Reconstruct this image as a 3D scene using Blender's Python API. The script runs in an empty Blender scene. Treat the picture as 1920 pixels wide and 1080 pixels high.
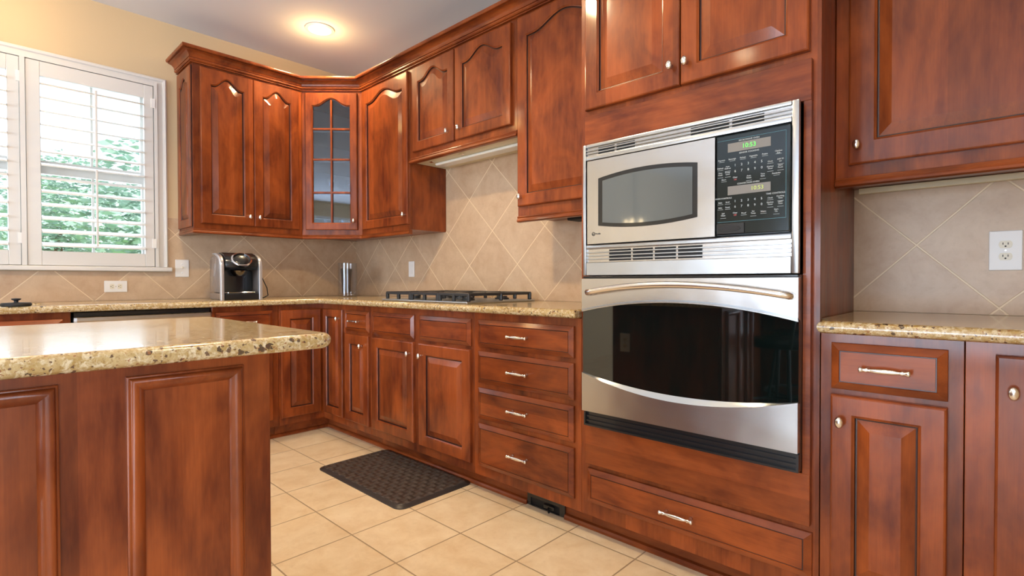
import bpy, bmesh, math, random
from mathutils import Vector, Matrix
random.seed(7)
S = bpy.context.scene
COL = S.collection
PI = math.pi

# ------------------------------------------------------------------ camera
yaw, pitch, roll, FPX = .7595, -.0134, -.0023, 984.488
_f = Vector((-math.sin(yaw), math.cos(yaw), 0)); _r = Vector((math.cos(yaw), math.sin(yaw), 0)); _u = Vector((0, 0, 1))
_F = _f*math.cos(pitch) + _u*math.sin(pitch); _U2 = _u*math.cos(pitch) - _f*math.sin(pitch)
_R = _r*math.cos(roll) + _U2*math.sin(roll); _U = _U2*math.cos(roll) - _r*math.sin(roll)
cd = bpy.data.cameras.new('camera'); cam = bpy.data.objects.new('camera', cd); COL.objects.link(cam)
m = Matrix.Identity(4)
for i in range(3):
    m[i][0] = _R[i]; m[i][1] = _U[i]; m[i][2] = -_F[i]
m[0][3], m[1][3], m[2][3] = 4.0415, -2.3351, 1.0274
cam.matrix_world = m
cd.sensor_width = 36; cd.lens = FPX/1920*36; cd.clip_start = .02; cd.clip_end = 200
S.camera = cam

# ------------------------------------------------------------------ exposure, sky
S.view_settings.view_transform = 'Standard'; S.view_settings.look = 'None'
S.view_settings.gamma = 1; S.view_settings.use_curve_mapping = False
S.view_settings.exposure = 0.32
W = bpy.data.worlds.new('sky'); S.world = W; W.use_nodes = True
nt = W.node_tree; nt.nodes.clear()
wo = nt.nodes.new('ShaderNodeOutputWorld'); bg = nt.nodes.new('ShaderNodeBackground')
tc = nt.nodes.new('ShaderNodeTexCoord'); sp = nt.nodes.new('ShaderNodeSeparateXYZ'); rp = nt.nodes.new('ShaderNodeValToRGB')
rp.color_ramp.elements[0].position = 0; rp.color_ramp.elements[0].color = (.88, .95, 1, 1)
rp.color_ramp.elements[1].position = .6; rp.color_ramp.elements[1].color = (.72, .86, 1, 1)
nt.links.new(tc.outputs['Generated'], sp.inputs[0]); nt.links.new(sp.outputs['Z'], rp.inputs[0])
nt.links.new(rp.outputs[0], bg.inputs[0]); bg.inputs[1].default_value = 1.2
nt.links.new(bg.outputs[0], wo.inputs[0])

def light(name, kind, loc, rot, energy, color, **k):
    l = bpy.data.lights.new(name, kind); l.energy = energy; l.color = color
    for a, b in k.items(): setattr(l, a, b)
    o = bpy.data.objects.new(name, l); o.location = loc; o.rotation_euler = rot; COL.objects.link(o); return o
COOL = (.68, .82, 1.0); WARM = (1.0, .76, .44); NEUT = (1.0, .93, .84)
# two fill lamps, tilted up, added outside unseen glazed doors behind the camera
light('fill_far_glass', 'AREA', (3.15, -7.72, 1.0), (PI/2+.60, 0, 0), 250, COOL, shape='RECTANGLE', size=3.2, size_y=2.1)
light('fill_side_glass', 'AREA', (7.72, -4.2, 1.0), (PI/2+.60, 0, PI/2), 190, COOL, shape='RECTANGLE', size=3.6, size_y=2.1)
light('daylight_shutter_window', 'AREA', (-.35, -2.1, 1.75), (PI/2, 0, -PI/2), 16, COOL, shape='RECTANGLE', size=1.3, size_y=1.2)

light('sun', 'SUN', (0, 0, 10), (0, math.radians(38), 0), 5.0, (1, .96, .9), angle=.01)
# ------------------------------------------------------------------ materials
def newmat(n):
    M = bpy.data.materials.new(n); M.use_nodes = True
    return M, M.node_tree, M.node_tree.nodes['Principled BSDF']
def setp(b, **k):
    for a, v in k.items():
        b.inputs[a.replace('_', ' ')].default_value = v
def plain(n, c, rough=.5, metal=0, coat=0, emis=None, es=0, trans=0, ior=1.45, alpha=1):
    M, t, b = newmat(n)
    setp(b, Base_Color=(*c, 1), Roughness=rough, Metallic=metal, Coat_Weight=coat, IOR=ior)
    b.inputs['Coat Roughness'].default_value = .08
    b.inputs['Transmission Weight'].default_value = trans
    if emis: b.inputs['Emission Color'].default_value = (*emis, 1); b.inputs['Emission Strength'].default_value = es
    return M
def N(t, kind, **k):
    n = t.nodes.new(kind)
    for a, v in k.items(): setattr(n, a, v)
    return n
def math_(t, op, a, b=None, c=None):
    n = N(t, 'ShaderNodeMath', operation=op)
    for i, v in enumerate((a, b, c)):
        if v is None: continue
        if isinstance(v, (int, float)): n.inputs[i].default_value = v
        else: t.links.new(v, n.inputs[i])
    return n.outputs[0]
def mix_(t, f, a, b, mode='MIX'):
    n = N(t, 'ShaderNodeMix', data_type='RGBA', blend_type=mode)
    if isinstance(f, (int, float)): n.inputs[0].default_value = f
    else: t.links.new(f, n.inputs[0])
    for i, v in ((6, a), (7, b)):
        if isinstance(v, tuple): n.inputs[i].default_value = (*v, 1)
        else: t.links.new(v, n.inputs[i])
    return n.outputs[2]
def noise(t, vec, scale, detail=3, rough=.5, dist=0):
    n = N(t, 'ShaderNodeTexNoise'); n.inputs['Scale'].default_value = scale; n.inputs['Detail'].default_value = detail
    n.inputs['Roughness'].default_value = rough; n.inputs['Distortion'].default_value = dist
    if vec is not None: t.links.new(vec, n.inputs['Vector'])
    return n.outputs['Fac']
def mapr(t, v, a, b, c=0, d=1):
    n = N(t, 'ShaderNodeMapRange'); t.links.new(v, n.inputs[0])
    for i, x in enumerate((a, b, c, d)): n.inputs[1+i].default_value = x
    return n.outputs[0]
def bump(t, b, h, s=.2, d=.002):
    n = N(t, 'ShaderNodeBump'); n.inputs['Strength'].default_value = s; n.inputs['Distance'].default_value = d
    t.links.new(h, n.inputs['Height']); t.links.new(n.outputs[0], b.inputs['Normal'])

def wood(n, axis, tint=1.0, boards=True):
    M, t, b = newmat(n)
    tc = N(t, 'ShaderNodeTexCoord'); oi = N(t, 'ShaderNodeObjectInfo')
    off = N(t, 'ShaderNodeVectorMath', operation='SCALE'); off.inputs[0].default_value = (13, 29, 17)
    t.links.new(oi.outputs['Random'], off.inputs['Scale'])
    add = N(t, 'ShaderNodeVectorMath', operation='ADD'); t.links.new(tc.outputs['Object'], add.inputs[0]); t.links.new(off.outputs[0], add.inputs[1])
    P = add.outputs[0]
    def stretch(v):
        mp = N(t, 'ShaderNodeMapping'); sc = [1, 1, 1]; sc['xyz'.index(axis)] = v
        mp.inputs['Scale'].default_value = sc; t.links.new(P, mp.inputs['Vector']); return mp.outputs[0]
    big = noise(t, stretch(.5), 6.5, 4, .55, .6)
    mid = noise(t, stretch(.16), 38, 4, .6)
    fine = noise(t, stretch(.02), 420, 2, .5)
    c = mix_(t, mapr(t, big, .34, .66), (.095*tint, .0165*tint, .0055*tint), (.30*tint, .066*tint, .0135*tint))
    c = mix_(t, mapr(t, mid, .35, .75, 0, .40), c, (.42*tint, .104*tint, .022*tint))
    c = mix_(t, mapr(t, fine, .3, .7, 0, .22), c, (.10*tint, .019*tint, .008*tint))
    if boards:
        sx = N(t, 'ShaderNodeSeparateXYZ'); t.links.new(P, sx.inputs[0])
        if axis == 'z': a = math_(t, 'ADD', sx.outputs[0], sx.outputs[1])
        else: a = sx.outputs[2]
        fl = math_(t, 'FLOOR', math_(t, 'MULTIPLY', a, 11.0))
        wn = N(t, 'ShaderNodeTexWhiteNoise', noise_dimensions='1D'); t.links.new(fl, wn.inputs['W'])
        v = mapr(t, wn.outputs['Value'], 0, 1, .78, 1.14)
        hs = N(t, 'ShaderNodeHueSaturation'); t.links.new(v, hs.inputs['Value']); t.links.new(c, hs.inputs['Color']); c = hs.outputs[0]
    t.links.new(c, b.inputs['Base Color'])
    t.links.new(mapr(t, mid, .3, .7, .30, .42), b.inputs['Roughness'])
    b.inputs['Specular IOR Level'].default_value = .15; b.inputs['Coat Weight'].default_value = .42; b.inputs['Coat Roughness'].default_value = .10
    bump(t, b, fine, .05, .0006)
    return M
WZ = wood('cherry_wood_upright_grain', 'z'); WX = wood('cherry_wood_level_grain', 'x')
WP = wood('cherry_wood_plain', 'x', boards=False)
GROOVE = plain('dark_wood_in_grooves', (.030, .007, .004), .35, 0, .2)  # darker colour for the groove faces of doors and drawer fronts
INSIDE = plain('cabinet_lining_dark', (.035, .045, .06), .6)  # blue-grey daylight reflection of the door glass put into the lining colour

def tile(n, plane, diag, D, o, ca, cb, grout, gw, rough, spec_coat=0):
    M, t, b = newmat(n)
    g = N(t, 'ShaderNodeNewGeometry'); s = N(t, 'ShaderNodeSeparateXYZ'); t.links.new(g.outputs['Position'], s.inputs[0])
    U, V = [s.outputs['xyz'.index(k)] for k in plane]
    U = math_(t, 'SUBTRACT', U, o[0]); V = math_(t, 'SUBTRACT', V, o[1])
    A, B = (math_(t, 'ADD', U, V), math_(t, 'SUBTRACT', U, V)) if diag else (U, V)
    A = math_(t, 'DIVIDE', A, D); B = math_(t, 'DIVIDE', B, D)
    def line(x):
        fr = math_(t, 'FRACT', x); return math_(t, 'MINIMUM', fr, math_(t, 'SUBTRACT', 1.0, fr))
    dmin = math_(t, 'MINIMUM', line(A), line(B))
    w = gw/D
    gm = mapr(t, dmin, w*.35, w*.65, 1, 0)
    cmb = N(t, 'ShaderNodeCombineXYZ'); t.links.new(math_(t, 'FLOOR', A), cmb.inputs[0]); t.links.new(math_(t, 'FLOOR', B), cmb.inputs[1])
    wn = N(t, 'ShaderNodeTexWhiteNoise', noise_dimensions='3D'); t.links.new(cmb.outputs[0], wn.inputs['Vector'])
    n1 = noise(t, g.outputs['Position'], 9, 6, .65, .4); n2 = noise(t, g.outputs['Position'], 45, 4, .6)
    f = math_(t, 'ADD', math_(t, 'MULTIPLY', mapr(t, n1, .3, .7), .7), math_(t, 'MULTIPLY', wn.outputs['Value'], .3))
    c = mix_(t, f, ca, cb); c = mix_(t, mapr(t, n2, .55, .8, 0, .25), c, tuple(x*.72 for x in ca))
    c = mix_(t, gm, c, grout)
    t.links.new(c, b.inputs['Base Color']); b.inputs['Roughness'].default_value = rough
    b.inputs['Coat Weight'].default_value = spec_coat; b.inputs['Coat Roughness'].default_value = .25
    h = math_(t, 'SUBTRACT', math_(t, 'MULTIPLY', n2, .15), gm)
    bump(t, b, h, .5, .0015)
    return M
FLOOR = tile('floor_beige_tile', 'xy', False, .3105, (1.803, -1.250), (.68, .50, .30), (.88, .74, .54), (.36, .26, .16), .0055, .32, .15)
_ta, _tb, _tg = (.47, .305, .185), (.64, .475, .32), (.76, .60, .40)
TR = tile('backsplash_tile_range_side', 'xz', True, .431, (.152, 1.130), _ta, _tb, _tg, .0075, .38)
TW = tile('backsplash_tile_window_side', 'yz', True, .431, (-.262, 1.125), _ta, _tb, _tg, .0075, .38)
TQ = tile('backsplash_tile_right_side', 'xz', True, .431, (3.80, 1.150), _ta, _tb, _tg, .0075, .38)

def paint(n, c, rough=.7):
    M, t, b = newmat(n); g = N(t, 'ShaderNodeNewGeometry')
    f = noise(t, g.outputs['Position'], 260, 2); f2 = noise(t, g.outputs['Position'], 1.5, 2)
    t.links.new(mix_(t, mapr(t, f2, .3, .7), c, tuple(x*.96 for x in c)), b.inputs['Base Color'])
    b.inputs['Roughness'].default_value = rough; bump(t, b, f, .08, .0008); return M
WALL = paint('wall_paint_tan', (.66, .50, .30)); CEIL = paint('ceiling_paint', (.74, .76, .83), .85)
WHITE = paint('white_semigloss_paint', (.73, .70, .66), .35)

def granite():
    M, t, b = newmat('gold_granite'); g = N(t, 'ShaderNodeTexCoord'); P = g.outputs['Object']
    n1 = noise(t, P, 26, 5, .65, .8); n2 = noise(t, P, 85, 4, .65, .5); n3 = noise(t, P, 240, 3, .7)
    c = mix_(t, mapr(t, n1, .38, .62), (.50, .37, .18), (.37, .24, .08))
    c = mix_(t, mapr(t, n2, .47, .62), c, (.64, .54, .36))
    c = mix_(t, mapr(t, n3, .54, .64, 0, .6), c, (.26, .15, .05))
    nn = N(t, 'ShaderNodeTexNoise'); nn.inputs['Scale'].default_value = 120; nn.inputs['Detail'].default_value = 4; t.links.new(P, nn.inputs['Vector'])
    sc = N(t, 'ShaderNodeVectorMath', operation='SCALE'); sc.inputs['Scale'].default_value = .014; t.links.new(nn.outputs['Color'], sc.inputs[0])
    mp = N(t, 'ShaderNodeVectorMath', operation='ADD'); t.links.new(P, mp.inputs[0]); t.links.new(sc.outputs[0], mp.inputs[1])
    for scl, th, s0, s1, col in ((58, .86, .16, .42, (.05, .028, .02)), (120, .74, .20, .50, (.09, .045, .03)), (170, .80, .2, .5, (.28, .12, .05))):
        v = N(t, 'ShaderNodeTexVoronoi'); v.inputs['Scale'].default_value = scl; t.links.new(mp.outputs[0], v.inputs['Vector'])
        sel = N(t, 'ShaderNodeSeparateColor'); t.links.new(v.outputs['Color'], sel.inputs[0])
        pick = math_(t, 'GREATER_THAN', sel.outputs[0], th); size = mapr(t, sel.outputs[1], 0, 1, s0, s1)
        c = mix_(t, math_(t, 'MULTIPLY', math_(t, 'MULTIPLY', pick, math_(t, 'LESS_THAN', v.outputs['Distance'], size)), .9), c, col)
    t.links.new(c, b.inputs['Base Color']); b.inputs['Roughness'].default_value = .18
    b.inputs['Coat Weight'].default_value = .35; b.inputs['Coat Roughness'].default_value = .05
    return M
GRAN = granite()

def steel(n, c=(.62, .60, .57), rough=.28, axis='x'):
    M, t, b = newmat(n); g = N(t, 'ShaderNodeTexCoord')
    mp = N(t, 'ShaderNodeMapping'); s = [900, 900, 900]; s['xyz'.index(axis)] = 6; mp.inputs['Scale'].default_value = s
    t.links.new(g.outputs['Object'], mp.inputs['Vector']); f = noise(t, mp.outputs[0], 1, 2)
    t.links.new(mix_(t, f, tuple(x*.97 for x in c), c), b.inputs['Base Color'])
    b.inputs['Metallic'].default_value = 1; t.links.new(mapr(t, f, .3, .7, rough*.95, rough*1.05), b.inputs['Roughness'])
    b.inputs['Anisotropic'].default_value = .5
    bump(t, b, noise(t, g.outputs['Object'], 7, 1), .35, .006)
    return M
STEEL = steel('brushed_steel', (.56, .545, .53), .24); STEEL_L = steel('pale_brushed_steel', (.50, .52, .54), .30)
NICKEL = plain('satin_nickel', (.80, .80, .80), .22, 1); CHROME = plain('chrome', (.85, .85, .86), .06, 1)
BGLASS = plain('black_oven_glass', (.002, .005, .005), .03, 0, 0, ior=1.75)
MGLASS = plain('microwave_window_glass', (.085, .105, .12), .05, 0, .6, ior=1.7)
BLACK = plain('black_plastic', (.012, .013, .015), .25, 0, .3); BLACKM = plain('black_matte', (.012, .012, .013), .6)
IRON = plain('black_cast_iron', (.022, .024, .028), .38, 0, .2); PANELM = plain('control_panel_black', (.006, .014, .018), .12, 0, .2)
GREYD = plain('grey_display', (.20, .19, .18), .3); SILV = plain('silver_plastic', (.60, .60, .63), .28, .7)
GREYP = plain('smoky_plastic', (.20, .17, .16), .12, 0, .5); CREAM = plain('cream_enamel', (.74, .66, .46), .4)
LENS = plain('white_plastic_lens', (.82, .80, .72), .25); WPLATE = plain('white_plate', (.82, .80, .77), .35)
INK = plain('white_printing', (.42, .46, .48), .5); INKR = plain('red_printing', (.45, .08, .08), .5)
LED = plain('green_digits', (.1, .9, .1), .4, emis=(.15, 1, .12), es=.55)
LEDY = plain('faint_yellow_digits', (.42, .50, .12), .5, emis=(.45, .6, .1), es=.35)
SLOT = plain('socket_slots', (.02, .015, .01), .6); IVORY = plain('ivory_socket', (.78, .72, .58), .4)
LAMPM = plain('lit_lamp_lens', (1, 1, 1), .5, emis=(1, .90, .70), es=14)
BULB = plain('lit_bulb', (1, 1, 1), .5, emis=(1, .75, .4), es=14)
CASING = WHITE
def rubber():
    M, t, b = newmat('dark_woven_mat'); g = N(t, 'ShaderNodeTexCoord'); s = N(t, 'ShaderNodeSeparateXYZ'); t.links.new(g.outputs['Object'], s.inputs[0])
    a = math_(t, 'DIVIDE', s.outputs[0], .034); c = math_(t, 'DIVIDE', s.outputs[1], .034)
    par = math_(t, 'MODULO', math_(t, 'ABSOLUTE', math_(t, 'ADD', math_(t, 'FLOOR', a), math_(t, 'FLOOR', c))), 2.0)
    wa = math_(t, 'ABSOLUTE', math_(t, 'SINE', math_(t, 'MULTIPLY', a, PI))); wc = math_(t, 'ABSOLUTE', math_(t, 'SINE', math_(t, 'MULTIPLY', c, PI)))
    mx = N(t, 'ShaderNodeMix'); t.links.new(par, mx.inputs[0]); t.links.new(wa, mx.inputs[2]); t.links.new(wc, mx.inputs[3])
    h = mx.outputs[0]
    t.links.new(mix_(t, h, (.030, .024, .022), (.075, .062, .058)), b.inputs['Base Color'])
    b.inputs['Roughness'].default_value = .38; bump(t, b, h, .8, .006); return M
MAT = rubber()
def thin_glass(n, tint=(1, 1, 1), k=.06, rough=0.0):
    M = bpy.data.materials.new(n); M.use_nodes = True; t = M.node_tree; t.nodes.clear()
    o = N(t, 'ShaderNodeOutputMaterial'); a = N(t, 'ShaderNodeBsdfTransparent'); a.inputs[0].default_value = (*tint, 1)
    g = N(t, 'ShaderNodeBsdfGlossy'); g.inputs['Roughness'].default_value = rough
    lw = N(t, 'ShaderNodeLayerWeight'); lw.inputs[0].default_value = .5
    f = math_(t, 'ADD', math_(t, 'MULTIPLY', math_(t, 'POWER', lw.outputs['Facing'], 5.0), .9), k)
    mx = N(t, 'ShaderNodeMixShader'); t.links.new(f, mx.inputs[0]); t.links.new(a.outputs[0], mx.inputs[1]); t.links.new(g.outputs[0], mx.inputs[2])
    t.links.new(mx.outputs[0], o.inputs[0]); return M
PANE = thin_glass('window_glass'); CGLASS = thin_glass('cabinet_glass', (.75, .85, .95), .10)
GLASS = thin_glass('drinking_glass', (.93, .94, .95), .045)
def leafm():
    M, t, b = newmat('hazed_leaves'); oi = N(t, 'ShaderNodeNewGeometry'); f = noise(t, oi.outputs['Position'], 3, 3)
    t.links.new(mix_(t, f, (.28, .48, .40), (.62, .78, .70)), b.inputs['Base Color']); b.inputs['Roughness'].default_value = .5  # outdoor glare and haze put into the pale leaf colour
    return M
LEAF = leafm(); BARK = plain('bark', (.16, .11, .07), .9); LAWN = paint('lawn_green', (.20, .38, .12), .9)

# ------------------------------------------------------------------ helpers
def tobj(name, bm, mat, parent=None, loc=(0, 0, 0), rotz=0, smooth=False, M=None, angle=None):
    if M is not None: bm.transform(M)
    bmesh.ops.recalc_face_normals(bm, faces=bm.faces[:])
    me = bpy.data.meshes.new(name); bm.to_mesh(me); bm.free()
    if smooth:
        for p in me.polygons: p.use_smooth = True
        if angle: me.set_sharp_from_angle(angle=math.radians(angle))
    for q in (mat if isinstance(mat, (list, tuple)) else (mat,)): me.materials.append(q)
    o = bpy.data.objects.new(name, me); o.location = loc; o.rotation_euler = (0, 0, rotz); COL.objects.link(o)
    if parent: o.parent = parent
    return o
def tag(o, label, cat, group=None, kind=None):
    if label: o['label'] = label
    if cat: o['category'] = cat
    if group: o['group'] = group
    if kind: o['kind'] = kind
    return o
def thing(name, label, cat, loc=(0, 0, 0), rotz=0, group=None):
    o = bpy.data.objects.new(name, None); o.empty_display_size = .05; o.location = loc; o.rotation_euler = (0, 0, rotz); COL.objects.link(o)
    return tag(o, label, cat, group)
def struct(name, bm, mat, parent=None, **k):
    o = tobj(name, bm, mat, parent, **k)
    if not parent: o['kind'] = 'structure'
    return o
def copy_tree(o, parent=None):
    c = o.copy(); COL.objects.link(c)
    if parent: c.parent = parent
    for ch in list(o.children): copy_tree(ch, c)
    return c
def box(bm, x0, x1, y0, y1, z0, z1, bev=0, seg=1):
    r = bmesh.ops.create_cube(bm, size=1); vs = r['verts']
    for v in vs:
        v.co = Vector(((x0+x1)/2 + v.co.x*(x1-x0), (y0+y1)/2 + v.co.y*(y1-y0), (z0+z1)/2 + v.co.z*(z1-z0)))
    if bev:
        es = list({e for v in vs for e in v.link_edges})
        bmesh.ops.bevel(bm, geom=es, offset=bev, segments=seg, profile=.5, affect='EDGES', clamp_overlap=True)
    return bm
def B(*a, **k): return box(bmesh.new(), *a, **k)
def prism(bm, pts, h0, h1, axis='y', bev=0):
    """closed polygon pts (a,b) extruded along axis"""
    def P(a, b, h): return {'y': (a, h, b), 'x': (h, a, b), 'z': (a, b, h)}[axis]
    v0 = [bm.verts.new(P(a, b, h0)) for a, b in pts]; v1 = [bm.verts.new(P(a, b, h1)) for a, b in pts]
    n = len(pts); f = [bm.faces.new(v0), bm.faces.new(v1[::-1])]
    for i in range(n): f.append(bm.faces.new((v0[i], v1[i], v1[(i+1) % n], v0[(i+1) % n])))
    if bev:
        es = list({e for ff in f[:2] for e in ff.edges})
        bmesh.ops.bevel(bm, geom=es, offset=bev, segments=2, profile=.5, affect='EDGES', clamp_overlap=True)
    return bm
def loops(bm, ls, close=True, cap0=False, cap1=False):
    vs = [[bm.verts.new(p) for p in l] for l in ls]; n = len(ls[0])
    for a, b in zip(vs, vs[1:]):
        for i in range(n if close else n-1):
            j = (i+1) % n; bm.faces.new((a[i], a[j], b[j], b[i]))
    if cap0: bm.faces.new(vs[0][::-1])
    if cap1: bm.faces.new(vs[-1])
    return vs
def lathe(bm, prof, n=20, M=None, cap=False):
    ls = [[Vector((r*math.cos(2*PI*i/n), r*math.sin(2*PI*i/n), z)) for i in range(n)] for r, z in prof]
    if M is not None: ls = [[M @ p for p in l] for l in ls]
    loops(bm, ls, cap0=cap, cap1=cap); return bm
def tube(bm, pts, r, n=8, cap=True):
    pts = [Vector(p) for p in pts]; ls = []; up = None
    for i, p in enumerate(pts):
        t = (pts[min(i+1, len(pts)-1)] - pts[max(i-1, 0)]).normalized()
        if up is None: up = Vector((0, 0, 1)) if abs(t.z) < .9 else Vector((1, 0, 0))
        a = t.cross(up).normalized(); b = a.cross(t).normalized(); up = b
        rr = r[i] if isinstance(r, (list, tuple)) else r
        ls.append([p + (a*math.cos(2*PI*k/n) + b*math.sin(2*PI*k/n))*rr for k in range(n)])
    loops(bm, ls, cap0=cap, cap1=cap); return bm
def sweep(bm, path, prof, f=lambda a, b, h: (a, b, h), closed=False):
    """path of 2D points; prof of (offset to the right of travel, height)"""
    n = len(path); dirs = []
    for i in range(n-1 if not closed else n):
        a, b = Vector(path[i]), Vector(path[(i+1) % n]); dirs.append((b-a).normalized())
    ls = []
    for i in range(n):
        if closed: d0, d1 = dirs[i-1], dirs[i]
        else: d0, d1 = dirs[max(i-1, 0)], dirs[min(i, n-2)]
        n0 = Vector((d0.y, -d0.x)); n1 = Vector((d1.y, -d1.x)); mm = (n0+n1).normalized(); mm = mm/max(.2, mm.dot(n0))
        ls.append([f(path[i][0]+mm.x*o, path[i][1]+mm.y*o, h) for o, h in prof])
    if closed: ls.append(ls[0])
    loops(bm, ls, cap0=not closed, cap1=not closed)
    bmesh.ops.remove_doubles(bm, verts=bm.verts[:], dist=1e-6); return bm
def text(s, size, mat, parent, loc, name='lettering', align='CENTER', rx=PI/2, rz=0, ext=.0003, bold=0):
    c = bpy.data.curves.new(name, 'FONT'); c.body = s; c.size = size; c.align_x = align; c.align_y = 'CENTER'; c.extrude = ext; c.offset = bold
    c.resolution_u = 2
    o = bpy.data.objects.new(name, c); COL.objects.link(o)
    dg = bpy.context.evaluated_depsgraph_get(); me = bpy.data.meshes.new_from_object(o.evaluated_get(dg))
    bpy.data.objects.remove(o); bpy.data.curves.remove(c)
    me.materials.clear(); me.materials.append(mat)
    q = bpy.data.objects.new(name, me); q.location = loc; q.rotation_euler = (rx, 0, rz); q.parent = parent; COL.objects.link(q)
    return q

# ---- door and drawer fronts: local x across, z up, front towards -y, back on y=0
def arch(s): 
    a = abs(s); return 0 if a > .84 else .5*(1+math.cos(PI*a/.84))
def ring(x0, x1, z0, z1, h, w, n=22):
    b = [(x0+(x1-x0)*i/n, -w, z0) for i in range(n+1)]
    t = [(x1-(x1-x0)*i/n, -w, z1-h*(1-arch(1-2*i/n))) for i in range(n+1)]
    return b+t
def fill(bm, vs, n=22):
    b = vs[:n+1]; t = vs[n+1:][::-1]
    for i in range(n): bm.faces.new((b[i], b[i+1], t[i+1], t[i]))
def panel_bm(x0, x1, z0, z1, fw=.057, top=None, h=0, glass=False, n=22, th=.02, bw=.034):
    top = fw if top is None else top
    grv = () if glass else ((2*th-.018)/2, (2*th-.0245)/2)
    bm = bmesh.new(); I = lambda k: (x0+fw+k, x1-fw-k, z0+fw+k, z1-top-k)
    L = [ring(x0, x1, z0, z1, 0, 0, n), ring(x0, x1, z0, z1, 0, th-.006, n), ring(x0+.002, x1-.002, z0+.002, z1-.002, 0, th-.002, n),
         ring(x0+.006, x1-.006, z0+.006, z1-.006, 0, th, n), ring(*I(0), h, th, n), ring(*I(.003), h, th-.003, n), ring(*I(.007), h, th-.006, n)]
    if glass:
        L += [ring(*I(.008), h, .004, n)]
        vs = loops(bm, L); 
    else:
        L += [ring(*I(.0085), h, th-.012, n), ring(*I(.012), h, th-.0125, n), ring(*I(.012+bw), h, th-.002, n)]
        vs = loops(bm, L); fill(bm, vs[-1], n)
    for f in bm.faces:
        if any(abs(sum(v.co.y for v in f.verts)/len(f.verts) + q) < .0006 for q in grv): f.material_index = 1
    return bm
def slab_bm(x0, x1, z0, z1, bw=.020, th=.019):
    bm = bmesh.new(); R = lambda k, w: ring(x0+k, x1-k, z0+k, z1-k, 0, w, 1)
    vs = loops(bm, [R(0, 0), R(0, .007), R(.001, .009), R(bw, th), R(bw+.0015, th-.003), R(bw+.004, th-.003), R(bw+.0045, th-.0015)]); fill(bm, vs[-1], 1)
    for f in bm.faces:
        if abs(sum(v.co.y for v in f.verts)/len(f.verts) + th-.003) < .0006: f.material_index = 1
    return bm
def door(p, x0, x1, z0, z1, knob=None, M=None, **k):
    d = tobj('door', panel_bm(x0, x1, z0, z1, **k), (WZ, GROOVE), p, M=M)
    if knob: mkknob(d, knob[0], knob[1], M=M)
    return d
def mkknob(p, x, z, y=-.020, M=None):
    bm = bmesh.new()
    prof = [(.0001, 0), (.0065, 0), (.0055, .003), (.0045, .008), (.006, .012), (.0115, .016), (.0135, .0195), (.0125, .024), (.0075, .0275), (.0001, .0285)]
    lathe(bm, prof, 18, Matrix.Translation((x, y, z)) @ Matrix.Rotation(PI/2, 4, 'X') @ Matrix.Diagonal((.82, 1.22, 1, 1)))
    return tobj('knob', bm, NICKEL, p, smooth=True, M=M)
def drawer(p, x0, x1, z0, z1, pull=True, false=False, pw=.12, px=None):
    d = tobj('false_drawer_front' if false else 'drawer', slab_bm(x0, x1, z0, z1), (WX, GROOVE), p)
    if pull: mkpull(d, (x0+x1)/2 if px is None else px, (z0+z1)/2, pw)
    return d
def mkpull(p, x, z, w=.12, y=-.0175):
    bm = bmesh.new(); h = w/2; yy = y-.026
    prof = [(.0001, -h), (.0070, -h+.001), (.0085, -h+.005), (.0060, -h+.010), (.0045, -h+.013), (.0068, -h+.018), (.0040, -h+.023), (.0048, -h+.028), (.0065, -h*.35), (.0074, 0)]
    prof = prof + [(r, -q) for r, q in prof[-2::-1]]
    lathe(bm, prof, 14, Matrix.Translation((x, yy, z)) @ Matrix.Rotation(PI/2, 4, 'Y'))
    for s in (-1, 1):
        lathe(bm, [(.0001, 0), (.0070, 0), (.0060, .004), (.0042, .010), (.0042, .026)], 12, Matrix.Translation((x+s*(h-.018), y, z)) @ Matrix.Rotation(PI/2, 4, 'X'))
    return tobj('handle', bm, NICKEL, p, smooth=True)

# ---- cabinets
def base(name, label, origin, rot, w, depth=.608, group=None, zt=.876, toe=True):
    t = thing(name, label, 'cabinet', (*origin, 0), rot, group)
    tobj('carcass', B(.0005, w-.0005, .0195, depth, .09, zt), WZ, t)
    tobj('face_frame', B(.0005, w-.0005, 0, .019, .09, zt, bev=.001), WZ, t)
    if toe: tobj('toe_kick', B(.0005, w-.0005, .075, .095, 0, .0895), WX, t)
    return t
def rail_bm(x0, x1, zt, ret=False, dep=.30):
    prof = [(0, zt), (.006, zt), (.008, zt-.004), (.005, zt-.010), (.010, zt-.018), (.012, zt-.026), (.006, zt-.030), (0, zt-.031), (-.018, zt-.031), (-.018, zt)]
    path = [(x0, dep), (x0, 0), (x1, 0)] if ret else [(x0, 0), (x1, 0)]
    return sweep(bmesh.new(), path, prof)
def upper(name, label, origin, rot, w, z0=1.366, z1=2.405, depth=.303, rail=True, ret=False):
    t = thing(name, label, 'cabinet', (*origin, z0), rot)
    tobj('carcass', B(.0005, w-.0005, .0195, depth, 0, z1-z0), WZ, t)
    tobj('face_frame', B(.0005, w-.0005, 0, .019, 0, z1-z0, bev=.001), WZ, t)
    if rail: tobj('light_rail', rail_bm(.001 if not ret else .004, w-.001, -.0005, ret), WX, t)
    return t
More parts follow.
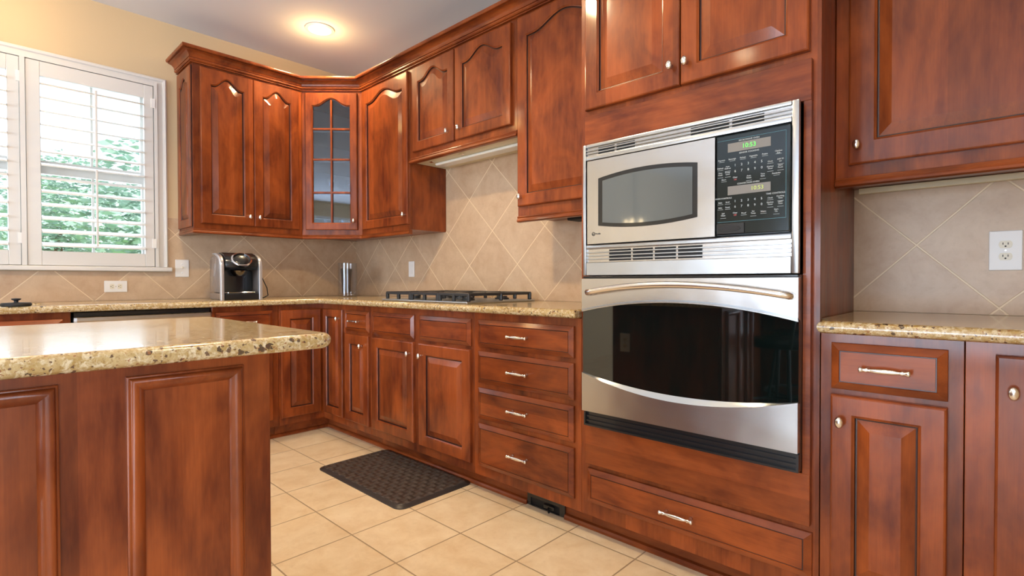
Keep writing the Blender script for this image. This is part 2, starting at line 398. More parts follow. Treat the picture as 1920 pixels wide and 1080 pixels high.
# ================================================================== the room
OY0, OY1, OZ0, OZ1 = -2.80, -1.44, 1.125, 2.30     # window opening in the wall x=0
bm = bmesh.new()
box(bm, -.14, 0, -1.44, .14, 0, 2.73); box(bm, -.14, 0, -7.5, OY0, 0, 2.73)
box(bm, -.14, 0, OY0, OY1, 0, OZ0); box(bm, -.14, 0, OY0, OY1, OZ1, 2.73)
struct('wall_left', bm, WALL)
struct('wall_back', B(0, 7.64, 0, .14, 0, 2.73), WALL)
bm = bmesh.new(); box(bm, 7.5, 7.64, -7.5, -6.1, 0, 2.73); box(bm, 7.5, 7.64, -2.3, 0, 0, 2.73); box(bm, 7.5, 7.64, -6.1, -2.3, 2.42, 2.73)
struct('wall_right', bm, WALL)
bm = bmesh.new(); box(bm, -.14, 1.5, -7.64, -7.5, 0, 2.73); box(bm, 4.8, 7.64, -7.64, -7.5, 0, 2.73); box(bm, 1.5, 4.8, -7.64, -7.5, 2.42, 2.73)
struct('wall_front', bm, WALL)
struct('added_partition', B(4.75, 4.87, -2.2, -.0005, .0005, 2.7295), WALL)  # unseen partition added to keep daylight off the right backsplash
struct('floor', B(-.14, 7.64, -7.64, .14, -.05, 0), FLOOR)
struct('ceiling', B(-.14, 7.64, -7.64, .14, 2.73, 2.80), CEIL)
def glazed(name, loc, rot, w, h, n):
    bm = bmesh.new(); box(bm, 0, w, 0, .06, 0, .06)
    box(bm, 0, w, 0, .06, h-.06, h)
    for i in range(n+1):
        x = i*(w-.06)/n; box(bm, x, x+.06, .001, .059, .06, h-.06)
    f = struct(name, bm, WHITE, loc=loc, rotz=rot)
    tobj('glass_pane', B(.06, w-.06, .028, .032, .06, h-.06), PANE, f)
glazed('added_door_1', (1.5, -7.57, 0), 0, 3.3, 2.42, 3); glazed('added_door_2', (7.57, -6.1, 0), PI/2, 3.8, 2.42, 3)  # unseen glazed doors added to let the fill lamps in

# backsplashes
bm = bmesh.new(); box(bm, .0075, 2.7995, -.007, -.0005, .913, 1.37); box(bm, 1.203, 2.157, -.007, -.0005, 1.37, 1.83)
o = struct('trim_1', bm, TR)
bm = bmesh.new(); box(bm, .0005, .007, -3.2, -.0005, .913, 1.090); box(bm, .0005, .007, -1.3835, -.0005, 1.090, 1.3655); box(bm, .0005, .007, -1.3835, -1.3145, 1.3655, 1.449)
struct('trim_2', bm, TW)
struct('trim_3', B(3.6115, 4.7495, -.007, -.0005, .913, 1.37), TQ)
# shoe mouldings on the floor along the toe kicks
SH = [(0, .0), (.016, 0), (.016, .010), (.011, .018), (0, .022)]
struct('trim_4', sweep(bmesh.new(), [(.5355, -2.9), (.5355, -.5355), (2.433, -.5355)], SH), WX)
struct('trim_5', sweep(bmesh.new(), [(2.653, -.5355), (3.640, -.5355)], SH), WX)

# window 1: frame, sash, sill
wf = bmesh.new()
box(wf, -.13, -.002, OY0+.0005, OY0+.03, OZ0+.031, OZ1-.031); box(wf, -.13, -.002, OY1-.03, OY1-.0005, OZ0+.031, OZ1-.031)
box(wf, -.13, -.002, OY0+.0005, OY1-.0005, OZ0+.0005, OZ0+.03); box(wf, -.13, -.002, OY0+.0005, OY1-.0005, OZ1-.03, OZ1-.0005)
box(wf, -.12, -.02, -2.10, -2.05, OZ0+.03, OZ1-.03)
w1 = struct('window_1', wf, WHITE)
for (a, b) in ((OY0+.031, -2.101), (-2.049, OY1-.031)):
    s = bmesh.new()
    for (z0, z1, x) in ((OZ0+.031, 1.70, -.07), (1.70, OZ1-.031, -.095)):
        box(s, x-.016, x+.016, a, a+.04, z0, z1); box(s, x-.016, x+.016, b-.04, b, z0, z1)
        box(s, x-.016, x+.016, a+.04, b-.04, z0, z0+.04); box(s, x-.016, x+.016, a+.04, b-.04, z1-.04, z1)
        mid = (a+b)/2
        box(s, x-.010, x+.010, mid-.006, mid+.006, z0+.04, z1-.04)
    sash = tobj('sash', s, WHITE, w1)
    g = bmesh.new(); box(g, -.071, -.069, a+.03, b-.03, OZ0+.06, 1.675); box(g, -.096, -.094, a+.03, b-.03, 1.725, OZ1-.06)
    tobj('glass_pane', g, PANE, sash)
CP = [(0, .0008), (.0, .020), (.008, .026), (.018, .024), (.024, .017), (.070, .014), (.074, .009), (.076, .0008)]
# casing path runs bottom right -> top right -> left, offset to the outside is to the right when travelling downwards/rightwards
tobj('window_casing', sweep(bmesh.new(), [(-3.0, 2.349-.0), (-1.385, 2.349), (-1.385, 1.123)], CP, f=lambda a, b, h: (h, a, b)), WHITE, w1)
tobj('window_sill', B(.0008, .050, -3.02, -1.367, 1.094, 1.1215, bev=.006, seg=2), WHITE, w1)
# shutter mounting frame and post
bm = bmesh.new()
box(bm, .001, .036, -1.459, -1.4405, 1.123, 2.310); box(bm, .001, .036, -2.90, -1.4595, 2.286, 2.310)
box(bm, .003, .042, -2.092, -2.070, 1.123, 2.284)
tobj('shutter_frame', bm, WHITE, w1)

def shutter(label, y0, y1):
    t = thing('plantation_shutter', label, 'shutter', (.022, y0, 1.124), 0, 'plantation shutter panels over the sink window')
    w = y1-y0; H = 1.158; th = .013
    tobj('stile', B(-th, th, 0, .060, 0, H, bev=.002), WHITE, t); tobj('stile', B(-th, th, w-.050, w, 0, H, bev=.002), WHITE, t)
    tobj('bottom_rail', B(-th+.001, th-.001, .0602, w-.0502, 0, .082, bev=.002), WHITE, t); tobj('top_rail', B(-th+.001, th-.001, .0602, w-.0502, 1.075, H, bev=.002), WHITE, t)
    n = 13; a = math.radians(-18); lw = .044; first = None
    for i in range(n):
        z = .120+.0762*i
        if first is None:
            bm = bmesh.new(); L = []
            for yy in (.0615, w-.0515):
                L.append([(lw*math.cos(2*PI*k/14)*math.cos(a) - .0055*math.sin(2*PI*k/14)*math.sin(a), yy, lw*math.cos(2*PI*k/14)*math.sin(a) + .0055*math.sin(2*PI*k/14)*math.cos(a)) for k in range(14)])
            loops(bm, L, cap0=True, cap1=True)
            first = o = tobj('louver', bm, WHITE, t, smooth=True, angle=50)
        else:
            o = first.copy(); COL.objects.link(o); o.parent = t
        o.location = (0, 0, z)
    ym = (w+.01)/2
    for q0, q1 in ((.115, .575), (.59, 1.045)): tobj('tilt_rod', B(.046, .056, ym-.0055, ym+.0055, q0, q1, bev=.002), WHITE, t)
    for z in (.12, 1.02):
        for yy in ((w-.001),):
            tobj('hinge', B(.0125, .0185, yy-.012, yy+.012, z, z+.06, bev=.001), WPLATE, t)
shutter('white louvered shutter panel right of the window post, shown whole', -2.067, -1.463)
shutter('white louvered shutter panel left of the window post, cut by the picture edge', -2.700, -2.094)

# ================================================================== base cabinets, range side (front frame y=-.61)
FR = -.61
def Bd(t, x0, x1, z0=.138, z1=.692, knob=None): return door(t, x0, x1, z0, z1, knob, fw=.056, bw=.030)
# lazy-susan corner
t = thing('corner_base_cabinet', 'L-shaped corner base cabinet with two narrow doors meeting in the inner corner', 'cabinet', (0, 0, 0))
bm = prism(bmesh.new(), [(.009, -.009), (.9145, -.009), (.9145, -.59), (.59, -.59), (.59, -.9145), (.009, -.9145)], .09, .876, 'z')
tobj('carcass', bm, WZ, t)
bm = prism(bmesh.new(), [(.5905, -.5905), (.9145, -.5905), (.9145, -.61), (.61, -.61), (.61, -.9145), (.5905, -.9145)], .09, .876, 'z'); tobj('face_frame', bm, WZ, t)
bm = prism(bmesh.new(), [(.515, -.515), (.9145, -.515), (.9145, -.535), (.535, -.535), (.535, -.9145), (.515, -.9145)], 0, .0895, 'z'); tobj('toe_kick', bm, WX, t)
Mr = Matrix.Translation((0, -.6105, 0)); Mw = Matrix.Translation((.6105, 0, 0)) @ Matrix.Rotation(PI/2, 4, 'Z')
door(t, .636, .897, .138, .842, (.858, .784), M=Mr, fw=.046, bw=.028)
door(t, -.906, -.636, .138, .842, None, M=Mw, fw=.056, bw=.030)

t = base('base_cabinet', 'narrow base cabinet with one small drawer over one door, right of the corner unit', (.915, FR), 0, .305)
drawer(t, .015, .297, .712, .842, pw=.11); Bd(t, .015, .297, knob=(.228, .628))
t = base('base_cabinet', 'cooktop base cabinet with two false drawer fronts over a pair of doors', (1.220, FR), 0, .930)
drawer(t, .030, .450, .709, .842, False, True); drawer(t, .498, .914, .709, .842, False, True)
Bd(t, .030, .450, knob=(.420, .628)); Bd(t, .498, .914, knob=(.528, .626))
t = base('base_cabinet', 'base cabinet stacked with four wide drawers, left of the oven tower', (2.150, FR), 0, .640)
for z0, z1 in ((.712, .842), (.540, .692), (.367, .517), (.138, .345)): drawer(t, .036, .607, z0, z1, px=.316)

# window side (front frame x=.61, local x = world y)
t = base('base_cabinet', 'base cabinet with a single drawer and door between the dishwasher and the corner unit', (.61, -1.305), PI/2, .389)
drawer(t, .018, .348, .712, .842); Bd(t, .018, .348, knob=(.31, .628))
t = base('sink_base_cabinet', 'sink base cabinet left of the dishwasher, mostly hidden by the island', (.61, -2.905), PI/2, .955, zt=.62)
tobj('front_rail', B(.0005, .9545, 0, .019, .6205, .876), WZ, t)
drawer(t, .03, .46, .709, .842, False, True); drawer(t, .50, .925, .709, .842, False, True)
Bd(t, .03, .46, z1=.692); Bd(t, .50, .925, z1=.692)

# right of the tower
t = base('base_cabinet', 'narrow base cabinet with one drawer over one door, right of the oven tower', (3.642, FR), 0, .318)
drawer(t, .029, .287, .719, .850, pw=.115, px=.158); door(t, .029, .287, .138, .703, (.055, .630), fw=.052, bw=.030)
t = base('base_cabinet', 'base cabinet with a full-height door at the right picture edge', (3.961, FR), 0, .64)
door(t, .056, .58, .138, .847, (.088, .762), fw=.058)

# ================================================================== oven tower
t = thing('oven_tower_cabinet', 'tall cherry cabinet housing the microwave and wall oven', 'cabinet', (2.80, FR, 0))
bm = bmesh.new(); box(bm, .0005, .022, .020, .608, .09, 2.62); box(bm, .790, .811, .020, .608, .09, 2.62); box(bm, .0225, .7895, .588, .608, .09, 2.62)
box(bm, .0225, .7895, .020, .587, 2.60, 2.62); box(bm, .0225, .7895, .020, .587, .09, .11); box(bm, .0225, .7895, .020, .587, 1.655, 1.675); box(bm, .0225, .7895, .020, .587, .440, .458)
tobj('carcass', bm, WZ, t)
bm = bmesh.new(); box(bm, -.009, .034, 0, .0195, .09, 2.62); box(bm, .802, .840, 0, .0195, .09, 2.62)
box(bm, .0341, .8019, 0, .0195, .09, .150); box(bm, .0341, .8019, 0, .0195, .280, .33); box(bm, .0341, .8019, 0, .0195, 1.64, 1.70); box(bm, .0341, .8019, 0, .0195, 2.40, 2.62)
tobj('face_frame', bm, WZ, t)
tobj('toe_kick', B(-.009, .840, .075, .095, 0, .0895), WX, t)
# flat panel around the appliances
bm = bmesh.new(); T0 = -.020
box(bm, .020, .820, T0, -.0005, 1.551, 1.672, bev=.001); box(bm, .020, .820, T0, -.0005, .305, .458, bev=.001)
box(bm, .020, .038, T0, -.0005, .4585, 1.5505); box(bm, .800, .820, T0, -.0005, .4585, 1.5505)
tobj('appliance_surround', bm, WX, t)
drawer(t, .024, .824, .148, .284, px=.413, pw=.125)
door(t, .018, .413, 1.697, 2.58, (.385, 1.768), top=.06, h=.06); door(t, .417, .812, 1.697, 2.58, (.440, 1.767), top=.06, h=.06)

# ================================================================== upper cabinets
UR = -.305
t = upper('wall_cabinet', 'upper cabinet with a pair of arched doors beside the shuttered window', (.305, -1.313), PI/2, .702, ret=True)
H = 2.390-1.366
def Ud(t, x0, x1, kx, z0=.034, **k): return door(t, x0, x1, z0, H, (kx, .097), fw=.056, top=.042, h=.056, **k)
Ud(t, .040, .3605, .330); Ud(t, .3625, .674, .392)
door(t, .0, .281, .01, H+.005, None, M=Matrix.Rotation(-PI/2, 4, 'Z') @ Matrix.Translation((-.293, 0, 0)), fw=.05, top=.05, h=.05, bw=.022, th=.012).name = 'end_panel'

# diagonal glass-door corner cabinet
t = thing('corner_glass_cabinet', 'diagonal corner wall cabinet with an eight-pane arched glass door', 'cabinet', (0, 0, 1.366))
poly = [(.0085, -.0085), (.6085, -.0085), (.6085, -.305), (.305, -.6085), (.0085, -.6085)]
HT = 2.405-1.366
bm = prism(bmesh.new(), poly, 0, .018, 'z'); tobj('carcass_bottom', bm, WZ, t); tobj('carcass_top', prism(bmesh.new(), poly, HT-.018, HT, 'z'), WZ, t)
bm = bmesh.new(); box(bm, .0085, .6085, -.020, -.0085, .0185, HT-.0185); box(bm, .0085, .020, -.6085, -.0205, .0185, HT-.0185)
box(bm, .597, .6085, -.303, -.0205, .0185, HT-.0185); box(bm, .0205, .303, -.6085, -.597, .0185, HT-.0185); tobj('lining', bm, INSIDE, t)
pin = [(.021, -.021), (.596, -.021), (.596, -.27), (.27, -.596), (.021, -.596)]
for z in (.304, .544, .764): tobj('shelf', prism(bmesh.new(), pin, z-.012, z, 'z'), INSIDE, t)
Md = Matrix.Translation((.305, -.61, 0)) @ Matrix.Rotation(PI/4, 4, 'Z'); L = .4313
bm = bmesh.new(); box(bm, .0, .045, 0, .018, 0, HT); box(bm, L-.045, L, 0, .018, 0, HT); box(bm, .045, L-.045, 0, .018, 0, .055); box(bm, .045, L-.045, 0, .018, HT-.055, HT)
tobj('face_frame', bm, WZ, t, M=Md)
Mdd = Md @ Matrix.Translation((0, -.0006, 0))
d = tobj('door', panel_bm(.029, .402, .034, H, fw=.046, top=.036, h=.054, glass=True), WZ, t, M=Mdd)
bm = bmesh.new(); box(bm, L/2-.007, L/2+.007, -.017, -.005, .082, .974, bev=.003)
for z in (.304, .543, .763): box(bm, .083, .348, -.0165, -.0055, z-.0075, z+.0075, bev=.003)
tobj('muntin', bm, WZ, d, M=Mdd)
bm = bmesh.new(); vs = loops(bm, [ring(.080, .351, .084, H-.040, .054, .0022), ring(.080, .351, .084, H-.040, .054, .0042)]); fill(bm, vs[0]); fill(bm, vs[1])
tobj('glass_pane', bm, CGLASS, d, M=Mdd)
mkknob(d, .377, .100, M=Mdd)
tobj('light_rail', rail_bm(.004, L-.004, -.0005), WX, t, M=Md)

t = upper('wall_cabinet', 'single arched-door upper cabinet between the glass corner cabinet and the range hood', (.611, UR), 0, .588)
Ud(t, .029, .590-.004, .556)
t = upper('wall_cabinet', 'short upper cabinet with two arched doors above the cooktop', (1.200, UR), 0, .958, z0=1.820)
H = 2.390-1.820; Ud(t, .051, .461, .412); Ud(t, .470, .921, .518)
t = upper('wall_cabinet', 'tall upper cabinet with one arched door against the oven tower', (2.159, UR), 0, .6385)
H = 2.390-1.366; Ud(t, .012, .605, .040, z0=.050)
t = upper('wall_cabinet', 'upper cabinet with one wide door right of the oven tower', (3.612, UR), 0, .72)
door(t, .040, .66, .038, H, (.066, .099), fw=.070, top=.07, h=.055)
tobj('valance', B(.02, .70, .26, .284, -.022, -.001, bev=.002), CREAM, t)

# crown
CR = [(-.002, 2.4055), (.008, 2.4055), (.013, 2.4065), (.013, 2.4105), (.009, 2.412), (.009, 2.414), (.018, 2.416), (.022, 2.421), (.022, 2.427), (.017, 2.429), (.017, 2.432)]
for i in range(9):
    a = PI/2*i/8; CR.append((.022+.036*(1-math.cos(a)), 2.433+.032*math.sin(a)))
CR += [(.052, 2.467), (.052, 2.4705), (.066, 2.4715), (.070, 2.476), (.071, 2.484), (.069, 2.490), (-.002, 2.490)]
bm = sweep(bmesh.new(), [(.001, -1.313), (.305, -1.313), (.305, -.61), (.61, -.305), (2.7905, -.305)], CR)
o = tobj('crown_molding', bm, WP, smooth=True, angle=35); tag(o, 'stepped cherry crown molding running along the tops of the upper cabinets', 'molding')

# hood insert
t = thing('range_hood', 'cream under-cabinet hood with a long light lens above the cooktop', 'range hood', (1.205, -.283, 1.790))
tobj('hood_body', B(.0, .948, .0, .275, 0.010, .0285, bev=.003), CREAM, t)
tobj('light_lens', B(.10, .93, .10, .18, -.008, .0095, bev=.007, seg=2), LENS, t)
for x in (.11, .40): tobj('switch', B(x, x+.035, .045, .065, .002, .0095, bev=.003), CHROME, t)
o = tobj('under_cabinet_box', B(2.40, 2.56, -.20, -.10, 1.335, 1.3652, bev=.004), BLACKM); tag(o, 'small dark box fixed under the tall cabinet beside the oven tower', 'box')

# ================================================================== countertops
ZC0, ZC1 = .8765, .912
def counter(name, label, pts, hole=None, r=.016, z0=ZC0, z1=ZC1, rc=None):
    c = bpy.data.curves.new(name, 'CURVE'); c.dimensions = '2D'; c.fill_mode = 'BOTH'
    rr = min(r, (z1-z0)/2-.0005)
    def add(P):
        s = c.splines.new('POLY'); s.points.add(len(P)-1); s.use_cyclic_u = True
        for q, p in zip(s.points, P): q.co = (p[0], p[1], 0, 1)
    add(pts)
    if hole: add(hole)
    c.extrude = (z1-z0)/2-rr; c.bevel_depth = rr; c.bevel_resolution = 4; c.offset = -rr
    o = bpy.data.objects.new(name, c); COL.objects.link(o)
    dg = bpy.context.evaluated_depsgraph_get(); me = bpy.data.meshes.new_from_object(o.evaluated_get(dg)); bpy.data.objects.remove(o)
    for v in me.vertices: v.co.z += (z0+z1)/2
    me.materials.clear(); me.materials.append(GRAN)
    for p in me.polygons: p.use_smooth = True
    me.set_sharp_from_angle(angle=math.radians(40))
    q = bpy.data.objects.new(name, me); COL.objects.link(q); tag(q, label, 'countertop'); return q
def arc(cx, cy, r, a0, a1, n=8): return [(cx+r*math.cos(math.radians(a0+(a1-a0)*i/n)), cy+r*math.sin(math.radians(a0+(a1-a0)*i/n))) for i in range(n+1)]
pts = [(.0085, -.0085), (2.7895, -.0085), (2.7895, -.655)] + [(.665, -.655), (.655, -.665)] + [(.655, -3.0), (.0085, -3.0)]
counter('countertop', 'L-shaped gold granite countertop wrapping the corner under the backsplash', pts, [(.12, -2.75), (.12, -2.03), (.53, -2.03), (.53, -2.75)][::-1])
counter('countertop', 'short gold granite countertop right of the oven tower', [(3.6420, -.655), (4.60, -.655), (4.60, -.0085), (3.6125, -.0085), (3.6125, -.580), (3.6420, -.580)])
isl = arc(2.925, -1.795, .035, 0, 90) + arc(2.165, -1.790, .030, 90, 180) + [(2.135, -3.75), (2.960, -3.75)]
counter('island_countertop', 'thick gold granite slab on the island in the left foreground', isl[::-1], z0=.8805, z1=.9135)

# sink
t = thing('kitchen_sink', 'undermount steel sink below the shuttered window', 'sink', (.325, -2.39, .66))
bm = bmesh.new()
def rr_(a, b, z): return [(-a, -b, z), (a, -b, z), (a, b, z), (-a, b, z)]
loops(bm, [rr_(.225, .380, .2155), rr_(.20, .355, .2155), rr_(.19, .345, .03), rr_(.03, .03, .02)], cap1=True); tobj('bowl', bm, STEEL, t)
t = thing('lidded_stopper', 'small black lid with a round knob on the counter by the sink', 'lid', (.600, -2.148, ZC1+.0005))
bm = lathe(bmesh.new(), [(.0001, 0), (.052, 0), (.056, .004), (.056, .010), (.052, .016), (.015, .018), (.0001, .018)], 28); tobj('lid', bm, BLACKM, t, smooth=True, angle=40)
bm = lathe(bmesh.new(), [(.008, .0175), (.008, .026), (.017, .031), (.018, .036), (.0001, .038)], 20); tobj('knob', bm, BLACKM, t, smooth=True, angle=40)

# dishwasher
t = thing('dishwasher', 'stainless steel dishwasher under the counter behind the island', 'dishwasher', (.61, -1.939, 0), PI/2)
tobj('tub', B(.003, .625, .012, .56, .09, .87), BLACK, t); tobj('toe_panel', B(.004, .624, .06, .08, 0, .0895), BLACK, t)
dd = tobj('door', B(.006, .622, -.020, .0115, .10, .805, bev=.003), STEEL, t)
bm = sweep(bmesh.new(), [(.005, .02), (.005, -.028), (.012, -.036), (.611, -.036), (.618, -.028), (.618, .02)], [(0, .811), (.006, .815), (.008, .830), (.006, .846), (-.002, .850), (-.018, .850), (-.018, .811)]); tobj('handle', bm, STEEL, dd)

# ================================================================== island
t = thing('kitchen_island', 'cherry kitchen island with raised panels filling the left foreground', 'island', (2.895, -1.880, 0), PI/2)
# local x = world y + 1.88 ; local -y = world +x
def il(x): return x
tobj('carcass', B(-.46, -.001, .0195, .70, 0, .880), WZ, t)
bm = bmesh.new(); box(bm, -.46, 0, 0, .019, 0, .880, bev=.001); tobj('back_panel', bm, WZ, t)
OG = [(0, 0), (.0, -.005), (.0015, -.006), (.0035, -.006), (.005, -.011), (.008, -.0135), (.013, -.0135), (.020, -.009), (.027, -.003), (.028, 0)]
for (a, b) in ((-.252, -.054), (-.50+.018, -.344)):
    bm = bmesh.new()
    path = [(a, .09), (a, .857), (b, .857), (b, .09)]
    if a < -.46: a = -.458; path = [(a, .857), (b, .857), (b, .09), (a, .09)]
    closed = True
    sweep(bm, [(a, .09), (a, .857), (b, .857), (b, .09)], OG, f=lambda u, v, h: (u, h-.0003, v), closed=True)
    tobj('raised_molding', bm, WZ, t, smooth=True, angle=40)
# end post beyond the knee space
tobj('end_support', B(-1.80, -1.70, .05, .60, 0, .880, bev=.002), WZ, t)
tobj('back_half', B(-1.69, -.461, .35, .70, 0, .880), WZ, t)

def plate(name, label, loc, rot, kind='outlet', horiz=False, cat='electrical outlet', w=.070, h=.116):
    t = thing(name, label, cat, loc, rot); 
    Mx = Matrix.Rotation(PI/2, 4, 'Y') if horiz else Matrix.Identity(4)
    tobj('cover_plate', B(-w/2, w/2, -.006, -.0003, -h/2, h/2, bev=.0025, seg=2), WPLATE, t, M=Mx)
    if kind == 'outlet':
        for s in (-1, 1):
            bm = bmesh.new(); P = [(.0165*math.cos(q)*1.0, max(-.0115, min(.0115, .0165*math.sin(q))) + s*.0195) for q in [2*PI*k/24 for k in range(24)]]
            prism(bm, P, -.0085, -.0058, 'y'); rc = tobj('receptacle', bm, IVORY, t, M=Mx)
            bm = bmesh.new()
            for x in (-.006, .006): box(bm, x-.001, x+.001, -.0089, -.0080, s*.0195-.001, s*.0195+.006)
            lathe(bm, [(.0001, 0), (.0026, 0), (.0026, .001), (.0001, .001)], 10, Matrix.Translation((0, -.0080, s*.0195-.006)) @ Matrix.Rotation(PI/2, 4, 'X'))
            tobj('slots', bm, SLOT, rc, M=Mx)
        bm = lathe(bmesh.new(), [(.0001, 0), (.003, 0), (.002, .001), (.0001, .001)], 12, Matrix.Translation((0, -.0058, 0)) @ Matrix.Rotation(PI/2, 4, 'X')); tobj('screw', bm, NICKEL, t, M=Mx)
    elif kind == 'toggle':
        tobj('toggle', B(-.005, .005, -.016, -.0062, -.002, .012, bev=.002), IVORY, t)
        for z in (-.030, .030): tobj('screw', B(-.0025, .0025, -.0072, -.0061, z-.0025, z+.0025, bev=.0008), NICKEL, t)
    else:
        tobj('rocker', B(-.0165, .0165, -.0095, -.0061, -.033, .033, bev=.0015), WPLATE, t)
    return t
plate('wall_outlet', 'horizontal white double outlet under the window sill', (.0075, -1.664, .999), PI/2, horiz=True)
plate('light_switch', 'white toggle switch plate between the window and the coffee maker', (.0075, -1.303, 1.117), PI/2, 'toggle', cat='light switch', w=.080)
plate('light_switch', 'white rocker switch plate on the tiles left of the cooktop', (.803, -.0075, 1.117), 0, 'rocker', cat='light switch')
plate('wall_outlet', 'upright white double outlet at the right picture edge', (4.029, -.0075, 1.122), 0, w=.080, h=.128)
plate('wall_outlet', 'double outlet on the island end, seen mirrored in the oven glass', (2.29, -1.8785, .64), PI)

# ================================================================== microwave
MW = (2.838, -.632, 1.046)
t = thing('microwave_oven', 'built-in stainless microwave with a keypad, above the wall oven', 'microwave', MW)
mx, my, mz = MW
def WB(x0, x1, y0, y1, z0, z1, bev=0, seg=1, bm=None): return box(bm if bm is not None else bmesh.new(), x0-mx, x1-mx, y0-my, y1-my, z0-mz, z1-mz, bev=bev, seg=seg)
tobj('housing', WB(2.866, 3.576, -.640, -.25, 1.07, 1.53), BLACK, t)
bm = WB(2.839, 2.8525, -.670, -.6525, 1.047, 1.5485, .003, 2); WB(3.5790, 3.5985, -.670, -.6525, 1.047, 1.5485, .003, 2, bm=bm)
WB(2.853, 3.5785, -.670, -.6525, 1.536, 1.5485, .003, 2, bm=bm); WB(2.853, 3.5785, -.670, -.6525, 1.487, 1.504, .003, 2, bm=bm)
WB(2.853, 3.5785, -.668, -.6525, 1.047, 1.098, .002, 1, bm=bm); WB(2.853, 3.5785, -.668, -.6525, 1.148, 1.164, .003, 2, bm=bm)
tobj('trim_frame', bm, STEEL_L, t, smooth=True, angle=40)
for nm, zs, dark in (('upper_grille', (1.514, 1.525), ((2.905, 2.975), (2.985, 3.060), (3.27, 3.395), (3.405, 3.50))), ('lower_grille', (1.110, 1.1225, 1.135), ((2.953, 3.045), (3.053, 3.132), (3.140, 3.218), (3.226, 3.310)))):
    z0, z1 = (1.5042, 1.5358) if nm[0] == 'u' else (1.0982, 1.1478)
    g = tobj(nm, WB(2.853, 3.5785, -.660, -.6525, z0, z1), STEEL, t)
    for z in zs: tobj('slat', WB(2.853, 3.5785, -.668, -.6613, z-.0022, z+.0022, .001, 1), STEEL_L, g)
    for a, b in dark: tobj('vent_slot', WB(a, b, -.6612, -.6602, z0+.004, z1-.004), BLACKM, g)
# door with curved window
def strip(bm, xs, lo, hi, y0, y1, o=(mx, my, mz)):
    L = []
    for x in xs:
        L.append([(x-o[0], y0-o[1], lo(x)-o[2]), (x-o[0], y0-o[1], hi(x)-o[2]), (x-o[0], y1-o[1], hi(x)-o[2]), (x-o[0], y1-o[1], lo(x)-o[2])])
    loops(bm, L, cap0=True, cap1=True); return bm
X0, X1, xc, hw = 2.917, 3.302, 3.1095, .1925
ws = [X0+(X1-X0)*i/24 for i in range(25)]
wt = lambda x: 1.411+.017*(1-((x-xc)/hw)**2); wb = lambda x: 1.234-.015*(1-((x-xc)/hw)**2)
bm = WB(2.867, X0, -.680, -.656, 1.167, 1.481); WB(X1, 3.3585, -.680, -.656, 1.167, 1.481, bm=bm)
strip(bm, ws, wt, lambda x: 1.481, -.680, -.656); strip(bm, ws, lambda x: 1.167, wb, -.680, -.656)
bmesh.ops.remove_doubles(bm, verts=bm.verts[:], dist=1e-5)
d = tobj('door', bm, STEEL, t)
bm = strip(bmesh.new(), ws, wb, wt, -.678, -.658); tobj('window_border', bm, BLACK, d)
q = .022; X0b, X1b = X0+.018, X1-.018; ws2 = [X0b+(X1b-X0b)*i/24 for i in range(25)]
bm = strip(bmesh.new(), ws2, lambda x: wb(x)+.014, lambda x: wt(x)-.014, -.6790, -.6781); tobj('window_glass', bm, MGLASS, d)
bm = bmesh.new(); lathe(bm, [(.0052, 0), (.0072, 0), (.0072, .0008), (.0052, .0008), (.0052, 0)], 20, Matrix.Translation((2.896-mx, -.6801-my, 1.204-mz)) @ Matrix.Rotation(PI/2, 4, 'X'))
lg = tobj('emblem', bm, BLACKM, d)
text('ge', .0085, BLACKM, lg, (2.896-mx, -.6806-my, 1.2042-mz)); text('Profile', .0085, BLACKM, d, (2.906-mx, -.6806-my, 1.204-mz), align='LEFT')
# control panel
cp = tobj('control_panel', WB(3.3605, 3.5775, -.676, -.656, 1.169, 1.4815, .004, 2), PANELM, t)
bm = bmesh.new()
for (a, b, c, e) in ((3.366, 3.566, 1.4645, 1.4652), (3.366, 3.566, 1.2105, 1.2112), (3.5655, 3.5662, 1.2105, 1.4652)): WB(a, b, -.6766, -.6761, c, e, bm=bm)
tobj('panel_outline', bm, plain('faint_blue_line', (.10, .30, .38), .3), cp)
d1 = tobj('display', WB(3.398, 3.524, -.6770, -.6761, 1.426, 1.4535), GREYD, cp); d2 = tobj('display', WB(3.398, 3.524, -.6770, -.6761, 1.2935, 1.3205), GREYD, cp)
def PT(s, x, z, size=.0062, mat=INK, par=cp, **k): return text(s, size, mat, par, (x-mx, -.6774-my, z-mz), bold=.0001, **k)
text('10:53', .019, LED, d1, (3.462-mx, -.6774-my, 1.4395-mz)); text('10:53', .017, LEDY, d2, (3.486-mx, -.6774-my, 1.307-mz))
PT('MICROWAVE OVEN', 3.462, 1.4578, .0068); PT('SENSOR COOKING', 3.462, 1.4195, .0068); PT('CONVECTION OVEN', 3.460, 1.3255, .0068); PT('TIME CONTROLS', 3.538, 1.2845, .0068); PT('OVEN CONTROLS', 3.385, 1.2845, .0062)
for s, x in zip(('Popcorn', 'Beverage', 'Reheat', 'Vegetable', 'Potato', 'Chicken\nFish'), (3.379, 3.412, 3.444, 3.475, 3.508, 3.546)): PT(s, x, 1.4045)
LN = []
def row(z, words, xs, size=.0060):
    for s, x in zip(words, xs): PT(s, x, z, size); LN.append((x, z-.0055*(2 if '\n' in s else 1)))
for x in (3.379, 3.412, 3.444, 3.475, 3.508, 3.546): LN.append((x, 1.3995))
row(1.380, ('Defrost', 'Auto\nDefrost', 'Clock', 'Add 30\nsec'), (3.375, 3.398, 3.523, 3.551)); row(1.362, ('Time\nCook', 'Power\nLevel', 'Kitchen\nTimer', 'Start\nPause'), (3.375, 3.398, 3.523, 3.551))
row(1.343, ('Micro', 'Auto\nRoast', 'Time\nBake', 'Reminder'), (3.386, 3.462, 3.502, 3.540))
